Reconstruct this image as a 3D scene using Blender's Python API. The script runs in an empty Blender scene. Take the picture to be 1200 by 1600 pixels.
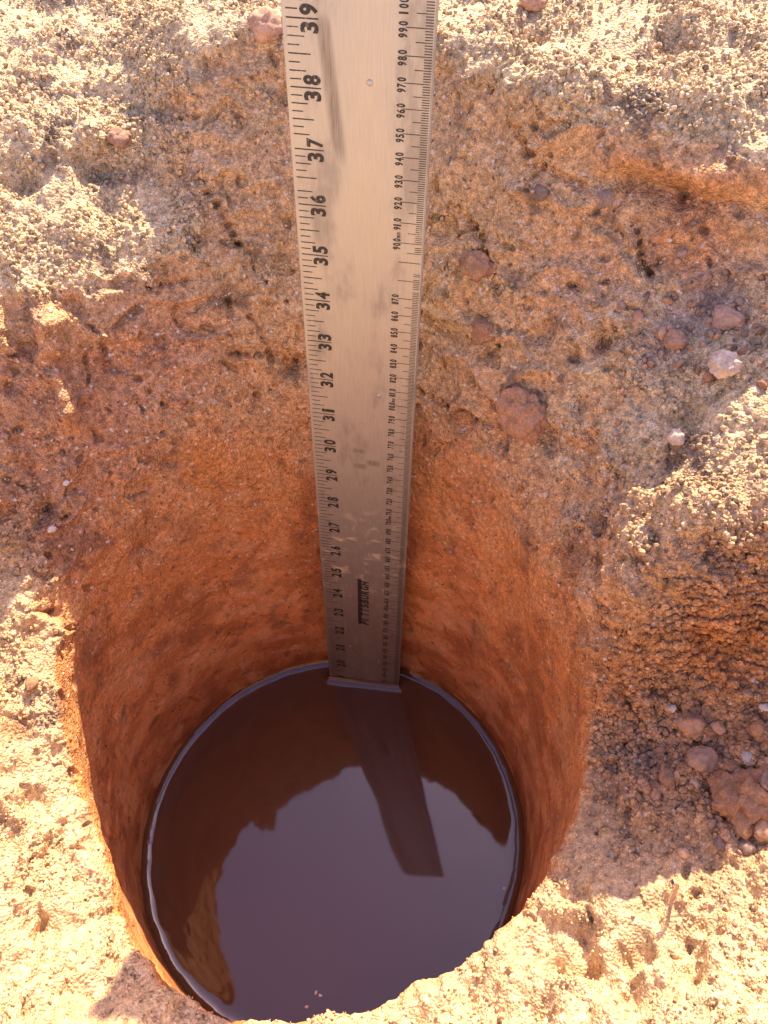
import bpy, math, random
import numpy as np
from mathutils import Matrix, Vector

IN = 0.0254                      # everything below is laid out in inches, written in metres
PI = math.pi
D = bpy.data
C = bpy.context.scene.collection
random.seed(7)

# ------------------------------------------------------------------ camera, sky, sun, exposure
sc = bpy.context.scene
CAM = np.array([2.459, -8.933, 23.562])          # inches above the centre of the water in the hole
AX = np.array([[0.995893, -0.090536, 0.0], [-0.066664, -0.733305, 0.676624], [-0.061259, -0.673845, -0.736329]])
cd = D.cameras.new('camera')
cam = D.objects.new('camera', cd); C.objects.link(cam)
cam.matrix_world = Matrix(((AX[0, 0], -AX[0, 1], -AX[0, 2], CAM[0]*IN),
                           (AX[1, 0], -AX[1, 1], -AX[1, 2], CAM[1]*IN),
                           (AX[2, 0], -AX[2, 1], -AX[2, 2], CAM[2]*IN), (0, 0, 0, 1)))
cd.sensor_fit = 'HORIZONTAL'; cd.sensor_width = 36; cd.lens = 36.06
cd.clip_start = 0.005; cd.clip_end = 500
sc.camera = cam

SUN_EL, SUN_AZ = math.radians(47), math.radians(26)     # azimuth from +Y towards +X
world = D.worlds.new('World'); sc.world = world; world.use_nodes = True
wn = world.node_tree.nodes; wl = world.node_tree.links
bg = wn['Background']
sky = wn.new('ShaderNodeTexSky'); sky.sky_type = 'NISHITA'; sky.sun_disc = False
sky.sun_elevation = SUN_EL; sky.sun_rotation = SUN_AZ
sky.air_density = 1.0; sky.dust_density = 2.0; sky.ozone_density = 1.0
wb = wn.new('ShaderNodeMix'); wb.data_type = 'RGBA'; wb.blend_type = 'MULTIPLY'
wb.inputs['Factor'].default_value = 1.0
wb.inputs['B'].default_value = (1.0, 0.81, 0.98, 1)      # the warm white balance of the picture, over the whole sky
wl.new(sky.outputs[0], wb.inputs['A']); wl.new(wb.outputs['Result'], bg.inputs['Color'])
bg.inputs['Strength'].default_value = 0.15
sd = D.lights.new('sun', 'SUN'); sd.energy = 3.9; sd.angle = math.radians(0.53); sd.color = (1.0, 0.875, 0.63)
sun = D.objects.new('sun', sd); C.objects.link(sun)
sv = Vector((math.sin(SUN_AZ)*math.cos(SUN_EL), math.cos(SUN_AZ)*math.cos(SUN_EL), math.sin(SUN_EL)))
sun.rotation_euler = sv.to_track_quat('Z', 'Y').to_euler(); sun.location = (0, 0, 5)
vs = sc.view_settings
vs.view_transform = 'Standard'; vs.look = 'None'; vs.gamma = 1; vs.use_curve_mapping = False
vs.exposure = 1.52
try:
    sc.cycles.max_bounces = 10; sc.cycles.diffuse_bounces = 6; sc.cycles.glossy_bounces = 5
    sc.cycles.transparent_max_bounces = 12
except Exception: pass

# ------------------------------------------------------------------ helpers
def link(o, parent=None, mat=None):
    C.objects.link(o)
    if parent is not None: o.parent = parent
    if mat is not None: o.data.materials.append(mat)
    return o
def tag(o, label=None, cat=None, group=None, kind=None):
    if label: o['label'] = label
    if cat: o['category'] = cat
    if group: o['group'] = group
    if kind: o['kind'] = kind
    return o
def mesh_np(name, co, faces, smooth=True):
    me = D.meshes.new(name)
    n, m, k = len(co), len(faces), faces.shape[1]
    me.vertices.add(n); me.vertices.foreach_set('co', np.ascontiguousarray(co, dtype=np.float32).ravel())
    me.loops.add(m*k); me.loops.foreach_set('vertex_index', np.ascontiguousarray(faces, dtype=np.int32).ravel())
    me.polygons.add(m); me.polygons.foreach_set('loop_start', np.arange(0, m*k, k, dtype=np.int32))
    me.polygons.foreach_set('loop_total', np.full(m, k, dtype=np.int32))
    me.polygons.foreach_set('use_smooth', np.full(m, smooth, dtype=bool))
    me.update(calc_edges=True)
    return me
#GEO-BEGIN
# ------------------------------------------------------------------ numeric noise
_rng = np.random.RandomState(11)
_perm = np.tile(_rng.permutation(1024), 3).astype(np.int32)
_g = _rng.normal(size=(1024, 3)); _g /= np.linalg.norm(_g, axis=1)[:, None]; _g = _g.astype(np.float32)
_cell = _rng.rand(1024, 4).astype(np.float32)
def noise3(P, f, off=0.0):
    p = (P*f + off).astype(np.float32)
    i = np.floor(p).astype(np.int32); w = p - i; i &= 1023
    u = w*w*w*(w*(w*6-15)+10)
    out = np.zeros(len(p), np.float32)
    for a in (0, 1):
        pa = _perm[(i[:, 0]+a) & 1023]; wa = u[:, 0] if a else 1-u[:, 0]
        for b in (0, 1):
            pb = _perm[pa + ((i[:, 1]+b) & 1023)]; wb_ = u[:, 1] if b else 1-u[:, 1]
            for c in (0, 1):
                h = _perm[pb + ((i[:, 2]+c) & 1023)]; wc = u[:, 2] if c else 1-u[:, 2]
                g = _g[h]
                out += wa*wb_*wc*(g[:, 0]*(w[:, 0]-a)+g[:, 1]*(w[:, 1]-b)+g[:, 2]*(w[:, 2]-c))
    return out*1.6
def fbm(P, f, o=3, off=0.0, gain=.5):
    s = 0; a = 1.0
    for k in range(o):
        s = s + a*noise3(P, f*2.03**k, off+17.3*k); a *= gain
    return s
def worley(P, f, off=0.0, ids=False):
    """height of round crumbs (0 .. 1) packed in cells of size 1/f; also a random number per crumb"""
    p = (P*f + off).astype(np.float32); i = np.floor(p).astype(np.int32)
    best = np.full(len(p), 9., np.float32); rid = np.zeros(len(p), np.float32)
    for a in (-1, 0, 1):
        pa = _perm[(i[:, 0]+a) & 1023]
        for b in (-1, 0, 1):
            pb = _perm[pa + ((i[:, 1]+b) & 1023)]
            for c in (-1, 0, 1):
                h = _perm[pb + ((i[:, 2]+c) & 1023)]
                q = _cell[h]
                d = (i[:, 0]+a+q[:, 0]-p[:, 0])**2+(i[:, 1]+b+q[:, 1]-p[:, 1])**2+(i[:, 2]+c+q[:, 2]-p[:, 2])**2
                d = d/(0.35+0.9*q[:, 3])
                m = d < best; best[m] = d[m]; rid[m] = q[m, 3]
    h = np.sqrt(np.clip(1-best, 0, 1))
    return (h, rid) if ids else h
def sstep(a, b, x):
    t = np.clip((x-a)/(b-a), 0, 1); return t*t*(3-2*t)

# ------------------------------------------------------------------ the dug pit: profiles (radius, height) by bearing
# each row: bearing in degrees, then lip of the bore and five stations up and outwards
PROF = [
 (0,   (6.40, 8.7), (6.85, 11.2), (8.0, 12.9), (10.0, 13.6), (12.5, 14.8), (17, 17.0)),
 (9,   (6.35, 9.0), (7.10, 11.2), (8.2, 12.6), (10.0, 13.9), (12.4, 15.4), (17, 17.6)),
 (19,  (6.30, 9.3), (7.40, 11.7), (8.6, 13.1), (10.2, 14.4), (12.0, 16.4), (16, 17.8)),
 (31,  (6.30, 9.6), (7.45, 12.1), (8.5, 13.8), (9.6, 15.3), (10.6, 17.4), (15, 18.1)),
 (46,  (6.30, 10.1), (7.35, 12.6), (8.3, 14.5), (9.0, 16.2), (9.8, 17.7), (15, 18.2)),
 (70,  (6.40, 10.3), (7.90, 13.0), (9.1, 15.3), (10.0, 17.0), (10.9, 18.2), (16, 18.6)),
 (90,  (6.40, 10.4), (7.95, 13.1), (9.2, 15.4), (10.2, 17.2), (11.0, 18.35), (16, 18.7)),
 (103, (6.30, 10.4), (7.35, 12.7), (8.3, 14.7), (9.8, 15.7), (11.6, 16.9), (17, 18.3)),
 (120, (6.15, 10.3), (7.05, 12.2), (8.1, 14.7), (9.5, 15.5), (11.6, 16.6), (17, 18.0)),
 (134, (6.00, 9.8), (6.70, 11.2), (7.7, 12.8), (8.9, 14.8), (11.2, 16.0), (16, 17.6)),
 (150, (5.80, 8.9), (6.35, 9.9), (7.2, 10.9), (8.7, 13.0), (11.0, 16.2), (16, 18.0)),
 (164, (5.55, 8.3), (6.25, 9.0), (7.3, 9.8), (9.0, 11.4), (11.4, 14.4), (16, 17.4)),
 (178, (5.25, 8.0), (6.00, 8.6), (7.3, 9.5), (9.0, 10.8), (11.5, 13.0), (17, 16.6)),
 (195, (4.98, 7.0), (5.90, 7.9), (7.2, 8.8), (9.0, 10.0), (11.5, 12.0), (17, 16.2)),
 (213, (4.95, 6.5), (5.90, 7.3), (7.2, 8.2), (9.0, 9.4), (11.5, 11.5), (17, 16.0)),
 (228, (5.45, 6.3), (6.20, 6.9), (7.3, 7.8), (9.0, 9.2), (11.5, 11.2), (17, 16.0)),
 (245, (5.95, 6.8), (6.60, 7.3), (7.5, 8.0), (9.0, 9.0), (11.5, 11.0), (17, 16.0)),
 (270, (6.15, 6.9), (6.80, 7.3), (7.6, 7.9), (9.0, 8.9), (11.5, 11.0), (17, 16.0)),
 (300, (6.30, 7.0), (6.90, 7.3), (7.8, 7.8), (9.2, 8.8), (11.5, 10.6), (17, 16.0)),
 (325, (6.62, 7.2), (7.10, 7.4), (8.0, 7.9), (9.6, 8.6), (12.0, 10.3), (17, 15.5)),
 (342, (6.62, 7.6), (7.05, 7.7), (8.0, 8.0), (9.8, 8.6), (12.2, 10.4), (17, 15.0)),
 (351, (6.52, 8.1), (6.95, 8.5), (8.0, 8.9), (9.9, 9.4), (12.4, 11.4), (17, 15.6)),
 (356, (6.45, 8.4), (6.86, 10.7), (8.0, 12.3), (9.9, 12.2), (12.4, 13.4), (17, 16.4)),
]
def pchip(x, y, xq):
    """monotone cubic; y may be (n,) or (n, m)"""
    x = np.asarray(x, float); y = np.asarray(y, float)
    one = y.ndim == 1
    if one: y = y[:, None]
    h = np.diff(x); d = np.diff(y, axis=0)/h[:, None]
    m = np.zeros_like(y)
    w1 = (2*h[1:]+h[:-1])[:, None]; w2 = (h[1:]+2*h[:-1])[:, None]
    ok = d[:-1]*d[1:] > 0
    with np.errstate(divide='ignore', invalid='ignore'):
        hm = (w1+w2)/(w1/d[:-1]+w2/d[1:])
    m[1:-1] = np.where(ok, hm, 0); m[0] = d[0]; m[-1] = d[-1]
    k = np.clip(np.searchsorted(x, xq)-1, 0, len(h)-1)
    t = ((xq-x[k])/h[k])[:, None]; hk = h[k][:, None]
    r = (y[k]*(1+2*t)*(1-t)**2+m[k]*hk*t*(1-t)**2+y[k+1]*t*t*(3-2*t)+m[k+1]*hk*t*t*(t-1))
    return r[:, 0] if one else r
def base_surface(NT, rows):
    """rows: station parameter values, 0 pit floor .. ; returns P (rows, NT, 3)"""
    bear = np.array([p[0] for p in PROF], float)
    tab = np.array([[c for st in p[1:] for c in st] for p in PROF])
    bb = np.concatenate([bear-360, bear, bear+360]); tt = np.concatenate([tab]*3)
    th = np.arange(NT)*360.0/NT
    st = pchip(bb, tt, th).reshape(NT, 6, 2)
    S = [np.stack([np.full(NT, 5.45), np.full(NT, -19.5)], 1), np.stack([np.full(NT, 5.60), np.full(NT, -2.0)], 1),
         np.stack([np.full(NT, 5.74)+.04*np.cos(np.radians(th)), np.zeros(NT)], 1)]
    lip = st[:, 0]
    back = (sstep(15, 50, th)*sstep(176, 150, th))[:, None]      # the far wall leans back and has no lip
    mid = np.stack([5.74*.45+lip[:, 0]*.55+.12, lip[:, 1]*.62], 1)
    mid = mid*(1-back)+back*np.stack([5.99+0*th, 5.0+0*th], 1)
    lip = lip*(1-back)+back*np.stack([lip[:, 0]*.5+st[:, 1, 0]*.5-.15, lip[:, 1]*.62+st[:, 1, 1]*.38-.8], 1)
    st[:, 0] = lip
    S += [mid] + [st[:, k] for k in range(6)]
    S += [np.stack([np.full(NT, 30.), np.full(NT, 18.9)], 1), np.stack([np.full(NT, 120.), np.full(NT, 19.3)], 1),
          np.stack([np.full(NT, 1500.), np.full(NT, 16.)], 1)]
    S = np.array(S)                                   # (13, NT, 2)
    x = np.arange(len(S))
    RH = pchip(x, S.reshape(len(S), -1), rows).reshape(len(rows), NT, 2)
    t = np.radians(th)[None, :]
    return np.stack([RH[..., 0]*np.cos(t), RH[..., 0]*np.sin(t), RH[..., 1]], -1)
# station indices: 0 floor, 1 -2in, 2 water, 3 mid wall, 4 lip, 5..9 outwards, 10 30in, 11 120in, 12 horizon
def grid_normals(P):
    du = np.roll(P, -1, 1)-np.roll(P, 1, 1)
    dv = np.gradient(P, axis=0)
    n = np.cross(dv, du); n /= np.linalg.norm(n, axis=-1)[..., None]+1e-9
    return n
def px_to_cam(P):
    q = (P-CAM)@AX
    return np.stack([600+1202*q[..., 0]/q[..., 2], 800+1202*q[..., 1]/q[..., 2]], -1), q[..., 2]
#GEO-END
# ------------------------------------------------------------------ ground mesh
#SURF-BEGIN
NT = 1600
ROWS = np.concatenate([[0, .9, 1.6], np.linspace(1.9, 2.05, 14), np.linspace(2.05, 3.8, 190)[1:], np.linspace(3.8, 8.0, 400)[1:],
                       np.linspace(8.0, 9.6, 110)[1:], np.linspace(9.6, 11, 30)[1:], np.linspace(11, 12, 6)[1:]])
PITS = [(.55, 7.15, 11.7, .26, .40), (.30, 7.0, 11.55, .2, .25), (3.4, 6.4, 12.3, .34, .28), (-5.5, 3.75, 10.65, .24, .38), (-5.35, 3.9, 10.85, .2, .3),
        (-2.7, 5.5, 10.2, .2, .22), (-.87, 6.51, 11.28, .09, .2), (-.35, 6.5, 11.13, .10, .2), (-4.96, 3.39, 9.26, .11, .2), (-4.8, 3.39, 9.0, .1, .2),
        (6.76, .83, 10.96, .10, .22), (6.9, .78, 11.5, .13, .22), (7.21, 3.88, 14.25, .26, .38), (7.05, 3.95, 14.1, .18, .3), (6.71, 2.39, 11.81, .16, .2),
        (5.04, 4.1, 11.3, .26, .25), (4.3, 4.95, 11.3, .3, .3), (-4.07, 6.69, 14.27, .22, .3), (8.84, 5.28, 16.3, .2, .28),
        (9.17, -1.17, 9.89, .4, .35), (8.54, -1.06, 10.2, .3, .3), (9.47, -1.0, 10.6, .35, .3), (-5.9, -.5, 8.6, .45, .35), (-4.9, -3.1, 7.4, .3, .2),
        (5.86, 1.38, 3.0, .12, .12), (7.45, 1.22, 12.88, .25, .3), (-.17, 6.07, 4.58, .12, .1), (8.17, 2.0, 13.6, .4, .35), (5.9, 5.4, 14.1, .16, .2),
        (-5.2, 9.0, 16.6, .5, .5), (-3.4, 9.2, 16.9, .4, .45), (-7.0, 8.6, 16.0, .5, .4), (6.3, 9.2, 17.9, .5, .35), (9.3, 8.4, 17.7, .55, .4), (3.2, 10.4, 18.2, .4, .3),
        (5.3, -5.3, 7.85, .30, .55), (5.15, -5.75, 8.0, .30, .5), (6.2, -5.75, 8.2, .30, .42), (5.75, -6.3, 8.3, .4, .4), (4.3, -6.4, 8.0, .3, .25), (7.4, -5.5, 8.5, .3, .3), (-5.6, -2.8, 8.1, .3, .3), (4.7, -5.6, 7.7, .18, .22), (6.9, -6.2, 8.5, .3, .3), (-3.6, -4.9, 7.1, .2, .22), (-4.6, -4.3, 7.6, .24, .26), (-5.4, -1.9, 8.0, .22, .26)]
OR = (.60, .25, .075)
CRACKS = [[(3.3, 6.2, 11.5), (4.0, 5.5, 11.4), (4.9, 4.4, 11.5)], [(6.9, .85, 11.6), (6.95, .75, 11.1), (6.85, .8, 10.7)], [(-.9, 7.2, 12.2), (-.1, 7.3, 12.1), (.5, 7.2, 11.7)],
          [(4.4, 7.2, 15.6), (5.2, 6.8, 14.9), (5.5, 6.1, 14.0)], [(5.9, 7.5, 17.1), (6.5, 7.0, 16.4), (7.2, 6.4, 16.2)], [(-2.8, 8.0, 13.9), (-1.9, 8.3, 13.8)],
          [(8.0, 5.4, 15.9), (8.1, 5.0, 15.2), (8.3, 4.8, 14.9)], [(-1.2, 9.4, 15.9), (-.7, 8.9, 15.0), (-.3, 8.4, 14.3)], [(2.7, 7.6, 12.9), (3.6, 7.0, 13.2), (4.2, 6.3, 13.0)]]
SAND = (.60, .36, .18); BRN = (.24, .12, .065)
PATCHES = [(-.6, 9.3, 16.0, 1.5, SAND, .75), (-.2, 8.6, 14.4, 1.1, SAND, .6), (7.0, 5.0, 14.8, 1.2, (.58, .33, .17), .7), (5.0, 7.0, 15.5, 1.2, SAND, .5), (9.0, 4.9, 15.6, .9, (.5, .22, .09), .7),
           (-2.2, 5.9, 10.0, .7, OR, .8), (-1.2, 6.0, 8.5, 1.5, OR, .7), (3.6, 5.6, 9.0, 1.2, OR, .7), (8.9, -.9, 10.3, 1.0, OR, .75), (7.0, -.4, 9.6, .8, (.5, .26, .12), .6),
           (6.7, 1.4, 10.3, .55, BRN, .6), (7.1, 4.4, 14.5, .5, BRN, .5), (-3.0, 5.3, 7.9, .5, BRN, .4), (4.5, 4.6, 5.5, .6, BRN, .35), (-5.2, 3.6, 9.9, .7, BRN, .6),
           (-5.0, 5.6, 12.0, 2.3, (.46, .20, .10), .65), (-2.6, 7.3, 12.8, 1.6, (.50, .23, .12), .55), (-5.4, 3.6, 10.6, 1.4, (.40, .18, .09), .5), (8.8, .3, 11.3, 1.3, (.56, .25, .10), .7),
           (-2.6, 9.3, 16.6, .9, (.40, .23, .13), .5), (1.0, 10.3, 17.6, 1.0, SAND, .4), (4.5, 9.0, 17.0, 1.2, SAND, .5), (8.4, 5.5, 16.35, .5, BRN, .35), (-5.9, -.5, 8.6, .45, (.42, .19, .09), .8), (5.7, 1.6, 3.2, .3, BRN, .4), (6.1, -.9, 6.2, 1.0, (.62, .31, .12), .6), (5.9, -2.4, 5.0, .8, (.60, .29, .11), .5),  # includes browns painted as shade below a clod and in the undercut
           (9.3, 3.9, 14.8, .75, (.33, .22, .17), .7), (8.3, 3.6, 14.3, .7, (.33, .22, .17), .6), (7.4, -2.0, 8.1, .7, (.36, .225, .15), .6), (2.8, 7.4, 12.6, .8, (.40, .20, .11), .5)]
def ground_surface(NT=NT, ROWS=ROWS, parts=True):
    P0 = base_surface(NT, ROWS); nr = len(ROWS)
    N = grid_normals(P0)
    P = P0.reshape(-1, 3); n = N.reshape(-1, 3)
    s = np.repeat(ROWS, NT)
    bk = sstep(-1, 4, P[:, 1])
    bore = 1-sstep(3.4-.3*bk, 4.6+.5*bk, s+bk*.35*noise3(P, .7, 150.))      # 1 on the bored wall
    wet = np.exp(-np.clip(P[:, 2], 0, 9)/1.6)*(s < 4.5)
    up = np.clip(n[:, 2], 0, 1)
    x, y, z = P[:, 0], P[:, 1], P[:, 2]
    edge = np.exp(-((s-4)/.35)**2)                   # the lip itself
    near = sstep(1.0, -3.0, y)                       # bottom of the picture
    terr = np.exp(-(((x-9.0)/2.6)**2+((y+2.0)/2.0)**2))*(s > 4.1)      # pebbly floor at the right
    far = sstep(60, 22, np.hypot(x, y))
    # broad shape
    a_big = (.34-.10*bk)*(1-bore)*(1-.55*edge)*(1-.5*near)+.10*bore*(1-wet)
    d = a_big*fbm(P, .33, 3, 3.1)
    warp = P+np.stack([noise3(P, .8, 9), noise3(P, .8, 19), noise3(P, .8, 29)], 1)*.35
    lump = fbm(warp, 1.15, 3, 40.)
    d += lump*((.13-.05*bk+.15*near)*(1-bore)*(1-.35*edge)+.035*bore*(1-.7*wet))
    # ragged ledges and gouges left by the spade on the shaded walls
    wall = (1-bore)*sstep(.78, .5, up)
    rg = 1-np.abs(noise3(warp*np.array([1, 1, 1.7], np.float32), .62, 71.))*2.2
    d += wall*.13*np.clip(rg, 0, 1)**2 - wall*.04
    hol = sstep(.36, .56, noise3(warp, 1.35, 91.)+.25*lump)
    d -= hol*(.17*wall+.06*bore*(1-wet))
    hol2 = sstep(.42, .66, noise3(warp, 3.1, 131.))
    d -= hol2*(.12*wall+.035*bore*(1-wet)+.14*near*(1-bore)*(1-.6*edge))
    # crust of crumbs on the upper surfaces, clods at two sizes
    crust = (1-bore)*sstep(.42, .72, up+.18*lump)
    h1, id1 = worley(warp, 2.1, 5., True)
    h2 = worley(P, 5.2, 15.); h3 = worley(P, 9.0, 25.); h2b = worley(warp, 3.6, 35.)
    patch = sstep(-.25, .35, noise3(P, .7, 55.))
    d += crust*(.15*h1*patch*(1-.35*near)+(.085+.035*bk)*h2*(.35+.65*patch)+.05*h3)
    d += (1-crust)*(1-bore)*(.035*h2*patch+.048*h3+.022*h2b)
    d += bore*(.013*h3+.014*h2)*(1-wet)*sstep(3, 9, z)
    d += terr*(.07*h2+.05*h3)
    # vertical scrape marks of the auger on the lower wall
    ang = np.arctan2(y, x)
    d += bore*.05*np.minimum(0, noise3(P*np.array([1, 1, .45], np.float32), .8, 210.)+.1)*(1-wet)
    sc_ = noise3(np.stack([ang*9, z*.35, z*0], 1), 1.0, 200.)
    d += bore*.02*sc_
    micro = noise3(P, 13., 7.)*.012*(1-bore)+noise3(P, 9., 7.)*.006*bore*(1-wet)
    d += micro
    # crater field close to the lower right corner
    w_ = fbm(P, 1.2, 2, 600.)
    c1 = np.exp(-(((x-5.0)/.8)**2+((y+5.6)/.45)**2))
    d -= .30*c1*(.4+.6*sstep(-.2, .3, noise3(P, 1.9, 77.)))*(s > 4.3)
    # hollows, holes and cracks one can pick out:  x, y, z, radius, depth
    allpits = list(PITS)
    for t_ in np.linspace(0, 1, 9):                  # a thin spur on the left wall that catches the sun
        allpits.append((-4.75+.1*math.sin(9*t_), 6.9-1.6*t_, 14.4-2.1*t_, .26+.07*math.sin(7*t_), -.36))
        allpits.append((7.6-.75*t_, 1.2-1.3*t_, 12.8-2.0*t_, .24, -.20))
    for line in CRACKS:
        for (p0, p1) in zip(line[:-1], line[1:]):
            for t_ in np.linspace(0, 1, 9):
                q = np.array(p0)*(1-t_)+np.array(p1)*t_
                q = q+.05*np.sin(np.array([7., 9., 8.])*(t_*3+p0[0]*5))
                allpits.append((q[0], q[1], q[2], .062+.03*abs(math.sin(t_*9)), .17))
    vis_ = np.flatnonzero((s > 2.1) & (s < 9.3))[::3]; Pv = P[vis_]
    for (hx, hy, hz, hr, hd) in allpits:
        hx, hy, hz = Pv[((Pv[:, 0]-hx)**2+(Pv[:, 1]-hy)**2+(Pv[:, 2]-hz)**2).argmin()]
        q2 = ((x-hx)**2+(y-hy)**2+(z-hz)**2)/hr**2
        mk = q2 < 9
        d[mk] -= hd*np.exp(-(q2[mk]*(1+.7*noise3(P[mk], 2.5, hx)))**1.5)
    # a smooth sandy band with an undercut below it, high on the right wall
    bx = np.interp(x, [7.3, 7.6, 8.95, 10.12, 11.5], [16.85, 16.98, 16.8, 16.74, 16.7])
    on = sstep(7.0, 7.7, x)*(y > 2.5)*(s > 4.2)*(s < 10)
    band = on*np.exp(-((z-bx-.05*w_)/.24)**2)
    d = d*(1-.75*band)+.22*band-.26*on*np.exp(-((z-bx+.42)/.16)**2)
    d *= far
    Q = P + n*d[:, None]
    if not parts: return Q.reshape(nr, NT, 3)
    # ---------------- soil colour (strata, damp band, pale dry crust, dark humus stains, shade painted into hollows)
    def mixc(a, b, t): return a*(1-t[:, None])+b*t[:, None]
    tan = np.array([.60, .355, .17]); grey = np.array([.46, .275, .155]); orange = np.array([.66, .265, .085])
    rust = np.array([.40, .13, .045]); pale = np.array([.64, .475, .265]); dark = np.array([.17, .105, .075]); damp = np.array([.25, .075, .02])
    w = fbm(P, .45, 3, 301.); w2 = fbm(P, 1.3, 3, 320.); w3 = fbm(P, 4.5, 2, 340.)
    col = mixc(np.tile(orange, (len(P), 1)), np.tile(tan, (len(P), 1)), sstep(6.5, 13.0, z+1.2*w+.9*w2))
    col = mixc(col, grey, .40*sstep(.05, .5, w2+.3*w)*sstep(8.5, 12, z))
    col = mixc(col, rust, .55*sstep(.05, .6, fbm(P, .8, 3, 360.))*sstep(13, 8, z))
    col = mixc(col, pale, .80*crust*(1-terr))
    col = mixc(col, grey*.8, .75*np.clip(terr*1.3, 0, 1))
    col = mixc(col, dark, .65*sstep(.38, .7, fbm(P, 1.0, 3, 380.))*(1-bore*.4)*(1-.6*near))
    col = mixc(col, damp, np.clip(.95*np.exp(-np.clip(z-.25+.5*w2, 0, 9)/.95), 0, 1)*(s < 4.5))
    col = mixc(col, rust*.7, bore*.45*sstep(.1, .5, fbm(P*np.array([1, 1, .5], np.float32), .6, 3, 400.)))
    col = mixc(col, np.array([.62, .30, .12]), .9*band)
    for (hx, hy, hz, hr, cc, am) in PATCHES:
        q2 = ((x-hx)**2+(y-hy)**2+(z-hz)**2)/hr**2
        col = mixc(col, np.array(cc), am*np.exp(-(q2*(1+.5*w2))**2))
    smr = fbm(P*np.array([1, 1, 1.6], np.float32), .9, 2, 440.)
    col = mixc(col, np.array([.66, .33, .14]), bore*.55*sstep(.05, .45, smr))
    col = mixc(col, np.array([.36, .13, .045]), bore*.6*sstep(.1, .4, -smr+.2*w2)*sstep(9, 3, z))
    col *= (1+(.22-.12*bore)*w3)[:, None]
    col *= (1-.30*hol2*(1-near*.5))[:, None]  # small hollows darkened in the colour, standing in for shade
    col = np.clip(col, .01, .9)
    return Q.reshape(nr, NT, 3), n.reshape(nr, NT, 3), col.reshape(nr, NT, 3), crust.reshape(nr, NT), terr.reshape(nr, NT)
#SURF-END
G, GN, GC, GCR, GTE = ground_surface()
nr = len(ROWS)
ii = np.arange(nr-1)[:, None]*NT; jj = np.arange(NT)[None, :]; j2 = (jj+1) % NT
quads = np.stack([ii+jj, ii+j2, ii+NT+j2, ii+NT+jj], -1).reshape(-1, 4)
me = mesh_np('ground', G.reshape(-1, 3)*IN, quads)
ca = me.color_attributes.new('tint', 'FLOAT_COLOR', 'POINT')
ca.data.foreach_set('color', np.concatenate([GC.reshape(-1, 3), np.ones((nr*NT, 1))], 1).astype(np.float32).ravel())

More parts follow.
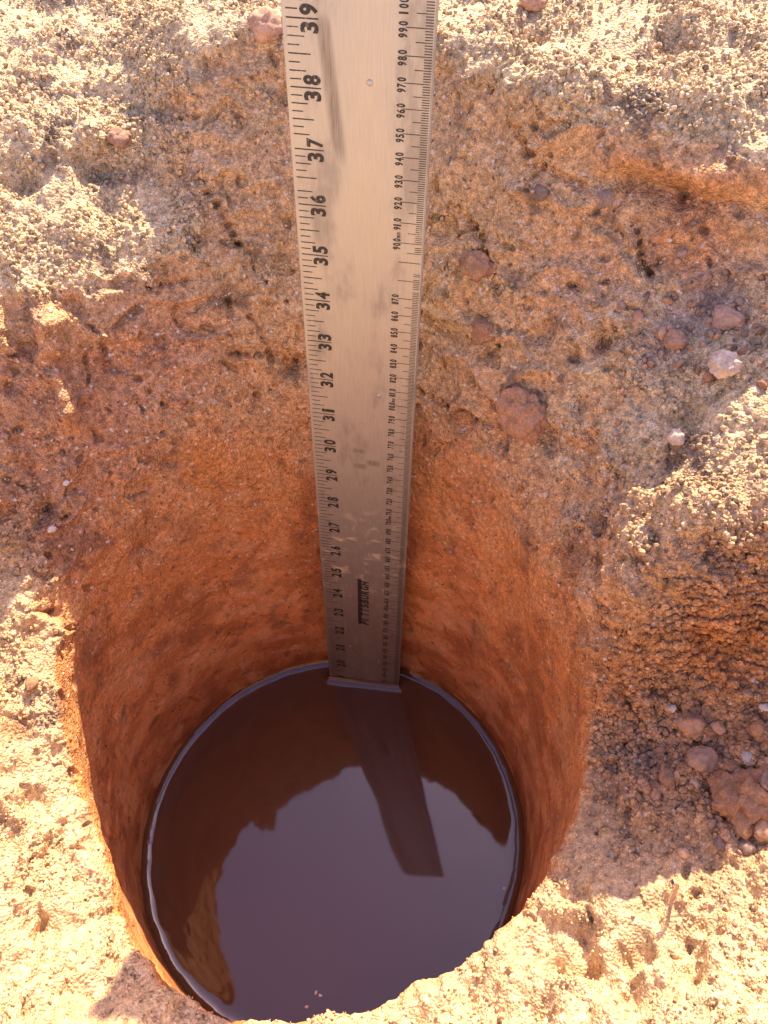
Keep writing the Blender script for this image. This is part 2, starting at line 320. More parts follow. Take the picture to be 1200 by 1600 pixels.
def mat_new(name):
    m = D.materials.new(name); m.use_nodes = True
    return m, m.node_tree.nodes, m.node_tree.links, m.node_tree.nodes['Principled BSDF']
def soil_material(name, instancer=False, bright=1.0):
    m, nn, ll, bs = mat_new(name)
    at = nn.new('ShaderNodeAttribute'); at.attribute_name = 'tint'
    if instancer: at.attribute_type = 'INSTANCER'
    geo = nn.new('ShaderNodeNewGeometry')
    def noise(scale, detail=4, rough=.6):
        t = nn.new('ShaderNodeTexNoise'); t.inputs['Scale'].default_value = scale/IN
        t.inputs['Detail'].default_value = detail; t.inputs['Roughness'].default_value = rough
        ll.new(geo.outputs['Position'], t.inputs['Vector']); return t
    n1 = noise(9, 5, .65); n2 = noise(34, 3, .7)
    r1 = nn.new('ShaderNodeMapRange'); r1.inputs['From Min'].default_value = .3; r1.inputs['From Max'].default_value = .7
    r1.inputs['To Min'].default_value = .50; r1.inputs['To Max'].default_value = 1.5
    ll.new(n1.outputs['Fac'], r1.inputs['Value'])
    r2 = nn.new('ShaderNodeMapRange'); r2.inputs['From Min'].default_value = .35; r2.inputs['From Max'].default_value = .65
    r2.inputs['To Min'].default_value = .66; r2.inputs['To Max'].default_value = 1.34
    ll.new(n2.outputs['Fac'], r2.inputs['Value'])
    mu0 = nn.new('ShaderNodeMath'); mu0.operation = 'MULTIPLY'; ll.new(r1.outputs[0], mu0.inputs[0]); ll.new(r2.outputs[0], mu0.inputs[1])
    sx0 = nn.new('ShaderNodeSeparateXYZ'); ll.new(geo.outputs['Position'], sx0.inputs[0])
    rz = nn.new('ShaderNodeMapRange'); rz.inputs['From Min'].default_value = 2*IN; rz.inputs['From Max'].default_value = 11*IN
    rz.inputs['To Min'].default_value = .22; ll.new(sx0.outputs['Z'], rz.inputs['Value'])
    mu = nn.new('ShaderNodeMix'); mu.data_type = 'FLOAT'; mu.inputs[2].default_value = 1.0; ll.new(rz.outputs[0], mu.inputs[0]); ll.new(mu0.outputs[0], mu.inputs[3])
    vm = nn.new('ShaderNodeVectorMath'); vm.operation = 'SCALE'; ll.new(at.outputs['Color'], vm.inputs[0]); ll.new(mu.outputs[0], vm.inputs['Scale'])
    # quartz and mica grains
    vo = nn.new('ShaderNodeTexVoronoi'); vo.inputs['Scale'].default_value = 16/IN; ll.new(geo.outputs['Position'], vo.inputs['Vector'])
    sep = nn.new('ShaderNodeSeparateColor'); ll.new(vo.outputs['Color'], sep.inputs[0])
    gt = nn.new('ShaderNodeMath'); gt.operation = 'GREATER_THAN'; gt.inputs[1].default_value = .985; ll.new(sep.outputs[0], gt.inputs[0])
    lt = nn.new('ShaderNodeMath'); lt.operation = 'LESS_THAN'; lt.inputs[1].default_value = .012; ll.new(sep.outputs[1], lt.inputs[0])
    mx = nn.new('ShaderNodeMix'); mx.data_type = 'RGBA'; mx.inputs['B'].default_value = (.72, .58, .46, 1)
    ll.new(vm.outputs[0], mx.inputs['A'])
    g2 = nn.new('ShaderNodeMath'); g2.operation = 'MULTIPLY'; ll.new(rz.outputs[0], g2.inputs[1]); ll.new(gt.outputs[0], g2.inputs[0])
    ll.new(g2.outputs[0], mx.inputs['Factor'])
    mx2 = nn.new('ShaderNodeMix'); mx2.data_type = 'RGBA'; mx2.inputs['B'].default_value = (.06, .04, .035, 1)
    ll.new(mx.outputs['Result'], mx2.inputs['A'])
    g3 = nn.new('ShaderNodeMath'); g3.operation = 'MULTIPLY'; g3.inputs[1].default_value = .6; ll.new(lt.outputs[0], g3.inputs[0])
    ll.new(g3.outputs[0], mx2.inputs['Factor'])
    ll.new(mx2.outputs['Result'], bs.inputs['Base Color'])
    # damp soil near the water has a sheen
    sx = nn.new('ShaderNodeSeparateXYZ'); ll.new(geo.outputs['Position'], sx.inputs[0])
    rr = nn.new('ShaderNodeMapRange'); rr.inputs['From Min'].default_value = 0; rr.inputs['From Max'].default_value = 4.5*IN
    rr.inputs['To Min'].default_value = .38; rr.inputs['To Max'].default_value = .95
    ll.new(sx.outputs['Z'], rr.inputs['Value']); ll.new(rr.outputs[0], bs.inputs['Roughness'])
    bs.inputs['Specular IOR Level'].default_value = .3
    b1 = nn.new('ShaderNodeBump'); b1.inputs['Strength'].default_value = .75; b1.inputs['Distance'].default_value = .035*IN
    b2 = nn.new('ShaderNodeBump'); b2.inputs['Strength'].default_value = .6; b2.inputs['Distance'].default_value = .012*IN
    vg = nn.new('ShaderNodeTexVoronoi'); vg.inputs['Scale'].default_value = 17/IN; ll.new(geo.outputs['Position'], vg.inputs['Vector'])
    b0 = nn.new('ShaderNodeBump'); b0.invert = True; b0.inputs['Strength'].default_value = 1; b0.inputs['Distance'].default_value = .06*IN
    ll.new(vg.outputs['Distance'], b0.inputs['Height']); ll.new(b0.outputs[0], b1.inputs['Normal'])
    # less grain in the smeared bore wall
    rb = nn.new('ShaderNodeMapRange'); rb.inputs['From Min'].default_value = 1*IN; rb.inputs['From Max'].default_value = 8*IN
    rb.inputs['To Min'].default_value = .12; rb.inputs['To Max'].default_value = .8
    ll.new(sx.outputs['Z'], rb.inputs['Value']); ll.new(rb.outputs[0], b1.inputs['Strength']); ll.new(rb.outputs[0], b0.inputs['Strength'])
    ll.new(n1.outputs['Fac'], b1.inputs['Height']); ll.new(n2.outputs['Fac'], b2.inputs['Height'])
    ll.new(b1.outputs[0], b2.inputs['Normal']); ll.new(b2.outputs[0], bs.inputs['Normal'])
    return m
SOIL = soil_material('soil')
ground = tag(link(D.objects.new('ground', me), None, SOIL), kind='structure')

# ------------------------------------------------------------------ ruler frame
MARK0 = np.array([.8788, 5.0187, 11.0608])             # left edge of the blade at the 30 inch mark
RD = np.array([.076134, -.007932, .997066]); RD /= np.linalg.norm(RD)
RE = np.array([2.37784, -.58138, -.18619]); RE -= RE.dot(RD)*RD; RW = 2.45; RE /= np.linalg.norm(RE)
RN = np.cross(RE, RD)                                  # out of the printed face, towards the camera
R0 = MARK0-30*RD                                       # zero end of the blade

# ------------------------------------------------------------------ water with its meniscus
WT = 900
k0 = int(np.searchsorted(ROWS, 2.0))
gz = G[:, :, 2]
rw = np.zeros(NT)
rad = np.hypot(G[..., 0], G[..., 1])
rw = rad[k0-2:k0+8].max(0)
rwt = np.interp(np.arange(WT)/WT, np.arange(NT+1)/NT, np.append(rw, rw[0]))
rings = np.concatenate([np.linspace(0, .78, 40), np.linspace(.78, 1.0, 150)[1:]])
T = np.arange(WT)*2*PI/WT
RR = rings[:, None]*(rwt[None, :]+.02)
WX, WY = RR*np.cos(T), RR*np.sin(T)
wall_d = np.clip(rwt[None, :]-RR, 0, 9)
# distance to the blade's outline at the water line
rel = np.stack([WX, WY], -1)-(R0+(-R0[2]/RD[2])*RD)[:2]
ex, nx_ = RE[:2]/np.linalg.norm(RE[:2]), RN[:2]/np.linalg.norm(RN[:2])
u = rel@ex; v = rel@nx_
ud = np.maximum(np.maximum(-u, u-RW), 0); vd = np.maximum(np.maximum(v-.03, -.03-v), 0)
rul_d = np.hypot(ud, vd)
rag = (1+.15*noise3(np.stack([WX, WY, WX*0], -1).reshape(-1, 3), 1.6, 8.).reshape(WX.shape))
WZ = .18*np.exp(-wall_d/(.12*rag))+.16*np.exp(-rul_d/.12)
WP = np.stack([WX, WY, WZ], -1).reshape(-1, 3)
WZ2 = fbm(WP*np.array([1, 1, 0]), .5, 2, 5.)*.0035
WP[:, 2] += WZ2
ii = np.arange(len(rings)-1)[:, None]*WT; jj = np.arange(WT)[None, :]; j2 = (jj+1) % WT
wq = np.stack([ii+jj, ii+WT+jj, ii+WT+j2, ii+j2], -1).reshape(-1, 4)
m, nn, ll, bs = mat_new('muddy_water')
bs.inputs['Base Color'].default_value = (.10, .040, .018, 1)
bs.inputs['Roughness'].default_value = .045; bs.inputs['IOR'].default_value = 1.58
WATER = m
water = tag(link(D.objects.new('water', mesh_np('water', WP*IN, wq)), None, WATER), kind='structure')

import bmesh
# ------------------------------------------------------------------ steel rule standing in the hole
def box_verts(u0, u1, v0, v1, w0, w1):
    return [(u0, v0, w0), (u1, v0, w0), (u1, v1, w0), (u0, v1, w0), (u0, v0, w1), (u1, v0, w1), (u1, v1, w1), (u0, v1, w1)]
ruler = D.objects.new('ruler', None); C.objects.link(ruler)
ruler.empty_display_size = .05
ruler.matrix_world = Matrix(((RE[0], RD[0], RN[0], R0[0]*IN), (RE[1], RD[1], RN[1], R0[1]*IN), (RE[2], RD[2], RN[2], R0[2]*IN), (0, 0, 0, 1)))
tag(ruler, 'long worn aluminium ruler with black inch and millimetre scales standing upright in the water hole', 'ruler')
VT = 39.62
def blade_mesh():
    # cross-section in (u, w): right edge ground to a bevel, corners eased; top corners slightly rounded
    sec = [(0.012, -.055), (0, -.045), (0, -.010), (.012, 0), (RW-.040, 0), (RW-.010, -.020), (RW, -.034), (RW-.008, -.055)]
    vs_ = list(np.linspace(0, VT, 60)) ; co = []
    for v in vs_:
        for (u, w) in sec: co.append((u*IN, v*IN, (w+.012*math.sin(v*.23+.5)-.006)*IN*1.0))
    k = len(sec); f = []
    for i in range(len(vs_)-1):
        for j in range(k):
            a, b = i*k+j, i*k+(j+1) % k
            f.append((a, a+k, b+k, b))
    me = D.meshes.new('blade'); me.from_pydata(co, [], f+[tuple(range(k)), tuple(range((len(vs_)-1)*k, len(vs_)*k))[::-1]]); me.update()
    bm = bmesh.new(); bm.from_mesh(me); bmesh.ops.recalc_face_normals(bm, faces=bm.faces); bm.to_mesh(me); bm.free()
    return me
def face_w(v): return .012*math.sin(v*.23+.5)-.006
m, nn, ll, bs = mat_new('brushed_metal')
tc = nn.new('ShaderNodeTexCoord')
mp = nn.new('ShaderNodeMapping'); mp.inputs['Scale'].default_value = (1, .035, 1); ll.new(tc.outputs['Object'], mp.inputs[0])
st = nn.new('ShaderNodeTexNoise'); st.inputs['Scale'].default_value = 60/IN; st.inputs['Detail'].default_value = 3; ll.new(mp.outputs[0], st.inputs['Vector'])
sm = nn.new('ShaderNodeTexNoise'); sm.inputs['Scale'].default_value = 1.1/IN; sm.inputs['Detail'].default_value = 5; sm.inputs['Roughness'].default_value = .62
mp2 = nn.new('ShaderNodeMapping'); mp2.inputs['Scale'].default_value = (1, .35, 1); ll.new(tc.outputs['Object'], mp2.inputs[0]); ll.new(mp2.outputs[0], sm.inputs['Vector'])
sxyz = nn.new('ShaderNodeSeparateXYZ'); ll.new(tc.outputs['Object'], sxyz.inputs[0])
def mrange(src, a, b, c, d, smooth=False):
    r = nn.new('ShaderNodeMapRange'); r.inputs['From Min'].default_value = a; r.inputs['From Max'].default_value = b
    r.inputs['To Min'].default_value = c; r.inputs['To Max'].default_value = d
    if smooth: r.interpolation_type = 'SMOOTHSTEP'
    ll.new(src, r.inputs['Value']); return r.outputs[0]
def mmath(op, a, b=None, c=None):
    q = nn.new('ShaderNodeMath'); q.operation = op
    for i, vv in enumerate((a, b, c)):
        if vv is None: continue
        if isinstance(vv, (int, float)): q.inputs[i].default_value = vv
        else: ll.new(vv, q.inputs[i])
    return q.outputs[0]
def mixrgb(f, a, b):
    q = nn.new('ShaderNodeMix'); q.data_type = 'RGBA'
    for key, vv in (('Factor', f), ('A', a), ('B', b)):
        if isinstance(vv, (int, float)): q.inputs[key].default_value = vv
        elif isinstance(vv, tuple): q.inputs[key].default_value = vv
        else: ll.new(vv, q.inputs[key])
    return q.outputs['Result']
V = sxyz.outputs['Y']; U = sxyz.outputs['X']
dirt = mrange(sm.outputs['Fac'], .50, .66, 0, 1, True)
# a brown smear below the 39 mark that wanders to the right going down
cx = mrange(V, 36.2*IN, 39.3*IN, .95*IN, .62*IN)
ds = mmath('ABSOLUTE', mmath('SUBTRACT', U, cx))
smear = mmath('MULTIPLY', mrange(ds, .05*IN, .17*IN, 1, 0, True), mmath('MULTIPLY', mrange(V, 36.6*IN, 37.2*IN, 0, 1, True), mrange(V, 39.2*IN, 38.9*IN, 0, 1, True)))
smear = mmath('MULTIPLY', smear, mrange(st.outputs['Fac'], .35, .65, .45, 1.0))
low = mrange(V, 31.5*IN, 20.5*IN, 0, 1, True)               # muddy film, darker downwards to paint the light fading into the hole
film = mmath('MAXIMUM', mmath('MULTIPLY', dirt, .42), mmath('MULTIPLY', smear, .8))
# two short dark rubs near the 30 inch mark
for vc, uc in ((29.95, 1.15), (29.45, 1.17), (29.6, 1.5)):
    a_ = mrange(mmath('ABSOLUTE', mmath('SUBTRACT', V, vc*IN)), .02*IN, .16*IN, 1, 0, True)
    b_ = mrange(mmath('ABSOLUTE', mmath('SUBTRACT', U, uc*IN)), .08*IN, .24*IN, 1, 0, True)
    film = mmath('MAXIMUM', film, mmath('MULTIPLY', mmath('MULTIPLY', a_, b_), mrange(st.outputs['Fac'], .35, .6, .3, .85)))
film = mmath('MAXIMUM', film, mmath('MULTIPLY', low, mrange(sm.outputs['Fac'], .35, .62, .60, .88)))
bs.inputs['Metallic'].default_value = .62
ll.new(mixrgb(mrange(st.outputs['Fac'], .3, .7, 0, 1), (.40, .385, .345, 1), (.47, .45, .405, 1)), bs.inputs['Base Color'])
ll.new(mmath('ADD', mmath('MULTIPLY', st.outputs['Fac'], .18), mrange(sm.outputs['Fac'], .3, .7, .30, .42)), bs.inputs['Roughness'])
bp = nn.new('ShaderNodeBump'); bp.inputs['Strength'].default_value = .25; bp.inputs['Distance'].default_value = .002*IN
ll.new(st.outputs['Fac'], bp.inputs['Height']); ll.new(bp.outputs[0], bs.inputs['Normal'])
dd = nn.new('ShaderNodeBsdfPrincipled'); dd.inputs['Base Color'].default_value = (.15, .105, .065, 1); dd.inputs['Roughness'].default_value = .7
ms = nn.new('ShaderNodeMixShader'); ll.new(film, ms.inputs[0]); ll.new(bs.outputs[0], ms.inputs[1]); ll.new(dd.outputs[0], ms.inputs[2])
# dried pale mud splashed on between 24 and 28 inches, and scattered specks
sp = nn.new('ShaderNodeTexNoise'); sp.inputs['Scale'].default_value = 2.6/IN; sp.inputs['Detail'].default_value = 6; sp.inputs['Roughness'].default_value = .7
sp.inputs['Distortion'].default_value = .6; ll.new(tc.outputs['Object'], sp.inputs['Vector'])
zone = mmath('MULTIPLY', mrange(V, 23.2*IN, 25.3*IN, 0, 1, True), mrange(V, 29.0*IN, 26.5*IN, 0, 1, True))
spl = mmath('MULTIPLY', mrange(sp.outputs['Fac'], .52, .66, 0, 1, True), mmath('MULTIPLY', zone, .75))
vp = nn.new('ShaderNodeTexVoronoi'); vp.inputs['Scale'].default_value = 2.2/IN; ll.new(tc.outputs['Object'], vp.inputs['Vector'])
spk = mmath('MULTIPLY', mrange(vp.outputs['Distance'], .11, .05, 0, 1), mrange(sp.outputs['Fac'], .46, .56, 0, .75))
# fine scratches running a little off the length of the blade
scm = nn.new('ShaderNodeMapping'); scm.inputs['Rotation'].default_value = (0, 0, .22); scm.inputs['Scale'].default_value = (1, .03, 1); ll.new(tc.outputs['Object'], scm.inputs[0])
scn = nn.new('ShaderNodeTexNoise'); scn.inputs['Scale'].default_value = 22/IN; scn.inputs['Detail'].default_value = 2; ll.new(scm.outputs[0], scn.inputs['Vector'])
spk = mmath('MAXIMUM', spk, mmath('MULTIPLY', mrange(scn.outputs['Fac'], .69, .74, 0, 1), .35))
pm_ = nn.new('ShaderNodeBsdfPrincipled'); pm_.inputs['Base Color'].default_value = (.55, .44, .32, 1); pm_.inputs['Roughness'].default_value = .85
ms2 = nn.new('ShaderNodeMixShader'); ll.new(mmath('MAXIMUM', spl, spk), ms2.inputs[0]); ll.new(ms.outputs[0], ms2.inputs[1]); ll.new(pm_.outputs[0], ms2.inputs[2])
ll.new(ms2.outputs[0], nn['Material Output'].inputs['Surface'])
METAL = m
blade = link(D.objects.new('blade', blade_mesh()), ruler, METAL)

m, nn, ll, bs = mat_new('black_print')
tc = nn.new('ShaderNodeTexCoord'); sxyz = nn.new('ShaderNodeSeparateXYZ'); ll.new(tc.outputs['Object'], sxyz.inputs[0]); V = sxyz.outputs['Y']
n_a = nn.new('ShaderNodeTexNoise'); n_a.inputs['Scale'].default_value = 1.3/IN; n_a.inputs['Detail'].default_value = 3; ll.new(tc.outputs['Object'], n_a.inputs['Vector'])
n_b = nn.new('ShaderNodeTexNoise'); n_b.inputs['Scale'].default_value = 14/IN; n_b.inputs['Detail'].default_value = 4; ll.new(tc.outputs['Object'], n_b.inputs['Vector'])
keep = mmath('ADD', n_a.outputs['Fac'], mmath('MULTIPLY', mmath('SUBTRACT', n_b.outputs['Fac'], .5), .9))
alpha = mrange(keep, .31, .42, .55, .96, True)
bs.inputs['Base Color'].default_value = (.022, .018, .017, 1); bs.inputs['Roughness'].default_value = .5
tr = nn.new('ShaderNodeBsdfTransparent'); ms = nn.new('ShaderNodeMixShader')
ll.new(alpha, ms.inputs[0]); ll.new(tr.outputs[0], ms.inputs[1]); ll.new(bs.outputs[0], ms.inputs[2]); ll.new(ms.outputs[0], nn['Material Output'].inputs['Surface'])
PRINT = m

_glyph = {}
def glyph(ch):
    """flat mesh of one character, fitted to the box 0..1 x 0..1"""
    if ch in _glyph: return _glyph[ch]
    cu = D.curves.new('glyph', 'FONT'); cu.body = ch; cu.size = 1; cu.offset = .045; cu.resolution_u = 4
    o = D.objects.new('glyph', cu); C.objects.link(o)
    me = bpy.data.meshes.new_from_object(o.evaluated_get(bpy.context.evaluated_depsgraph_get()))
    co = np.array([v.co[:2] for v in me.vertices]); fs = [tuple(p.vertices) for p in me.polygons]
    wd = np.ptp(co[:, 0]); mn = co[:, 0].min()
    co[:, 0] = (co[:, 0]-mn)/wd; 
    y0, y1 = co[:, 1].min(), co[:, 1].max()
    low_ = ch in 'm'
    co[:, 1] = (co[:, 1]-y0)/(y1-y0)*(.72 if low_ else 1)
    D.objects.remove(o); D.meshes.remove(me); D.curves.remove(cu)
    _glyph[ch] = (co, fs, wd); return _glyph[ch]
class Print:
    def __init__(s): s.co = []; s.f = []
    def quad(s, u0, u1, v0, v1, slant=0.0):
        b = len(s.co)
        for (u, v) in ((u0, v0), (u1, v0+slant), (u1, v1+slant), (u0, v1)): s.co.append((u*IN, v*IN, (face_w(v)+.003)*IN))
        s.f.append((b, b+1, b+2, b+3))
    def char(s, ch, u_top, v0, height, width, italic=0.0):
        """character lying on its side: its top faces u = u_top (left), it reads upwards along v"""
        co, fs, _ = glyph(ch); b = len(s.co)
        for (x, y) in co:
            u = u_top+(1-y)*height; v = v0+x*width+italic*y*height
            s.co.append((u*IN, v*IN, (face_w(v)+.004)*IN))
        s.f += [tuple(b+i for i in q) for q in fs]
    def build(s, name):
        me = D.meshes.new(name); me.from_pydata(s.co, [], s.f); me.update()
        return link(D.objects.new(name, me), ruler, PRINT)
p = Print()
rr_ = random.Random(3)
for e in range(1, int(VT*8)+1):
    v = e/8
    if e % 8 == 0: l, tk = .52, .022
    elif e % 4 == 0: l, tk = .37, .021
    elif e % 2 == 0: l, tk = .28, .020
    else: l, tk = .19, .019
    if 36.35 < v < 37.9 and e % 4 and rr_.random() < .25: continue
    if 24.9 > v > 22 and e % 8 and rr_.random() < .4: continue
    p.quad(.07, .07+l, v-tk/2, v+tk/2)
    if e % 8 == 0:
        n = str(e//8); g = .045; wd = .155
        if len(n) == 2:
            p.char(n[0], .29, v-g-wd, .30, wd); p.char(n[1], .29, v+g+(.02 if n[1] == '1' else 0), .30, wd if n[1] != '1' else .085)
        else: p.char(n, .30, v+g, .29, wd)
p.build('inch_scale')
p = Print()
for k in range(1, 1001):
    v = k/25.4
    if k % 10 == 0: l, tk = .43, .014
    elif k % 5 == 0: l, tk = .27, .013
    else: l, tk = .125, .015
    if 881 <= k <= 899 and k % 5: 
        if 885 < k < 896 or rr_.random() < .5: continue
    if k in (885, 875): continue
    if 640 < k < 760 and k % 5 == 0 and rr_.random() < .1: continue
    p.quad(RW-.055-l, RW-.055, v-tk/2, v+tk/2)
    if k % 10 == 0 and k not in (880, 890):
        n = str(k); h = .15; wd = .060; g = .016; u0 = RW-.60
        pos = v-(len(n)-1)*(wd+g)+g*.5 if len(n) > 1 else v+g
        for q, ch in enumerate(n):
            vv = pos+q*(wd+g)+(g*.8 if q == len(n)-1 else 0)
            p.char(ch, u0, vv, h, wd if ch != '1' else wd*.5)
        if k % 100 == 0:
            for q in range(2): p.char('m', u0+.05, v+.095+q*.062, .09, .05)
p.build('millimetre_scale')
p = Print()
v0 = 22.55
txt = 'PITTSBURGH'; wd, g = .185, .04
for q, ch in enumerate(txt):
    p.char(ch, 1.14, v0+q*(wd+g), .26, wd if ch != 'I' else .07, .12)
p.quad(1.06, 1.17, v0, v0+10*(wd+g)+.06)
p.build('brand_lettering')
# two round dimples punched proud of the face
def dimple(u, v, r):
    bm = bmesh.new(); bmesh.ops.create_uvsphere(bm, u_segments=20, v_segments=12, radius=r*IN)
    for q in bm.verts: q.co.z *= .35; q.co += Vector((u*IN, v*IN, face_w(v)*IN))
    me = D.meshes.new('dimple'); bm.to_mesh(me); bm.free()
    for f in me.polygons: f.use_smooth = True
    return link(D.objects.new('dimple', me), ruler, METAL)
dimple(1.40, 38.15, .055); dimple(1.62, 31.72, .065)

# ------------------------------------------------------------------ pebbles, clods
GF = G.reshape(-1, 3)
def surf(x, y, z):
    """nearest point of the built ground and its normal"""
    d = (GF[:, 0]-x)**2+(GF[:, 1]-y)**2+(GF[:, 2]-z)**2
    k = int(d.argmin()); return GF[k], GN.reshape(-1, 3)[k], k
def stone_material(name, col, grain=.35, scale=22):
    m, nn, ll, bs = mat_new(name)
    tc = nn.new('ShaderNodeTexCoord')
    oi = nn.new('ShaderNodeObjectInfo')
    n1 = nn.new('ShaderNodeTexNoise'); n1.inputs['Scale'].default_value = scale/IN; n1.inputs['Detail'].default_value = 5; n1.inputs['Roughness'].default_value = .7
    n2 = nn.new('ShaderNodeTexNoise'); n2.inputs['Scale'].default_value = 4/IN; n2.inputs['Detail'].default_value = 4
    geo = nn.new('ShaderNodeNewGeometry')
    for n_ in (n1, n2): ll.new(geo.outputs['Position'], n_.inputs['Vector'])
    def rng(src, a, b, c, d):
        r = nn.new('ShaderNodeMapRange'); r.inputs['From Min'].default_value = a; r.inputs['From Max'].default_value = b
        r.inputs['To Min'].default_value = c; r.inputs['To Max'].default_value = d; ll.new(src, r.inputs['Value']); return r.outputs[0]
    a = rng(n1.outputs['Fac'], .3, .7, 1-grain, 1+grain); b = rng(n2.outputs['Fac'], .3, .7, .75, 1.25); c = rng(oi.outputs['Random'], 0, 1, .7, 1.2)
    q1 = nn.new('ShaderNodeMath'); q1.operation = 'MULTIPLY'; ll.new(a, q1.inputs[0]); ll.new(b, q1.inputs[1])
    q2 = nn.new('ShaderNodeMath'); q2.operation = 'MULTIPLY'; ll.new(q1.outputs[0], q2.inputs[0]); ll.new(c, q2.inputs[1])
    vm = nn.new('ShaderNodeVectorMath'); vm.operation = 'SCALE'; vm.inputs[0].default_value = col; ll.new(q2.outputs[0], vm.inputs['Scale'])
    ll.new(vm.outputs[0], bs.inputs['Base Color']); bs.inputs['Roughness'].default_value = .9; bs.inputs['Specular IOR Level'].default_value = .25
    bp = nn.new('ShaderNodeBump'); bp.inputs['Strength'].default_value = .7; bp.inputs['Distance'].default_value = .02*IN
    ll.new(n1.outputs['Fac'], bp.inputs['Height']); ll.new(bp.outputs[0], bs.inputs['Normal'])
    return m
SM = {'tan': stone_material('tan_clod', (.48, .27, .16)), 'pink': stone_material('pinkish_stone', (.52, .31, .20), .22),
      'pale': stone_material('pale_clod', (.62, .46, .32)), 'rust': stone_material('rusty_clod', (.37, .19, .10), .4),
      'grey': stone_material('grey_stone', (.31, .205, .145)), 'dark': stone_material('dark_stone', (.16, .10, .07)),
      'white': stone_material('white_stone', (.58, .48, .41), .25)}
def stone_mesh(seed, r, rough=.12, lump=.22, flat=.75, sub=3, longish=1.15):
    bm = bmesh.new(); bmesh.ops.create_icosphere(bm, subdivisions=sub, radius=1)
    co = np.array([v.co[:] for v in bm.verts]); o = seed*3.7
    dd = 1+lump*fbm(co, .9, 2, o)+rough*fbm(co, 2.6, 3, o+9)
    if rough > .16: dd += .10*worley(co, 3.2, o)
    co = co*dd[:, None]*np.array([longish, 1, flat])*r*IN
    for v, c in zip(bm.verts, co): v.co = c
    me = D.meshes.new('stone'); bm.to_mesh(me); bm.free()
    for f in me.polygons: f.use_smooth = True
    return me
def place_stone(name, pos, dia, matk, label, cat, sink=.25, group=None, seed=1, sub=4, **kw):
    p_, n_, k = surf(*pos); sink += .05
    kw = dict(kw); kw['rough'] = kw.get('rough', .12)+.05; kw['lump'] = kw.get('lump', .22)+.10
    me = stone_mesh(seed, dia/2, sub=sub, **kw)
    o = link(D.objects.new(name, me), None, SM[matk])
    n_ = Vector(n_); q = n_.to_track_quat('Z', 'Y')
    o.rotation_mode = 'QUATERNION'; o.rotation_quaternion = q @ Vector((0, 0, 1)).rotation_difference(Vector((0, 0, 1)))
    o.location = Vector(p_*IN)+n_*dia/2*IN*(kw.get('flat', .75)-2*sink)
    return tag(o, label, cat, group)
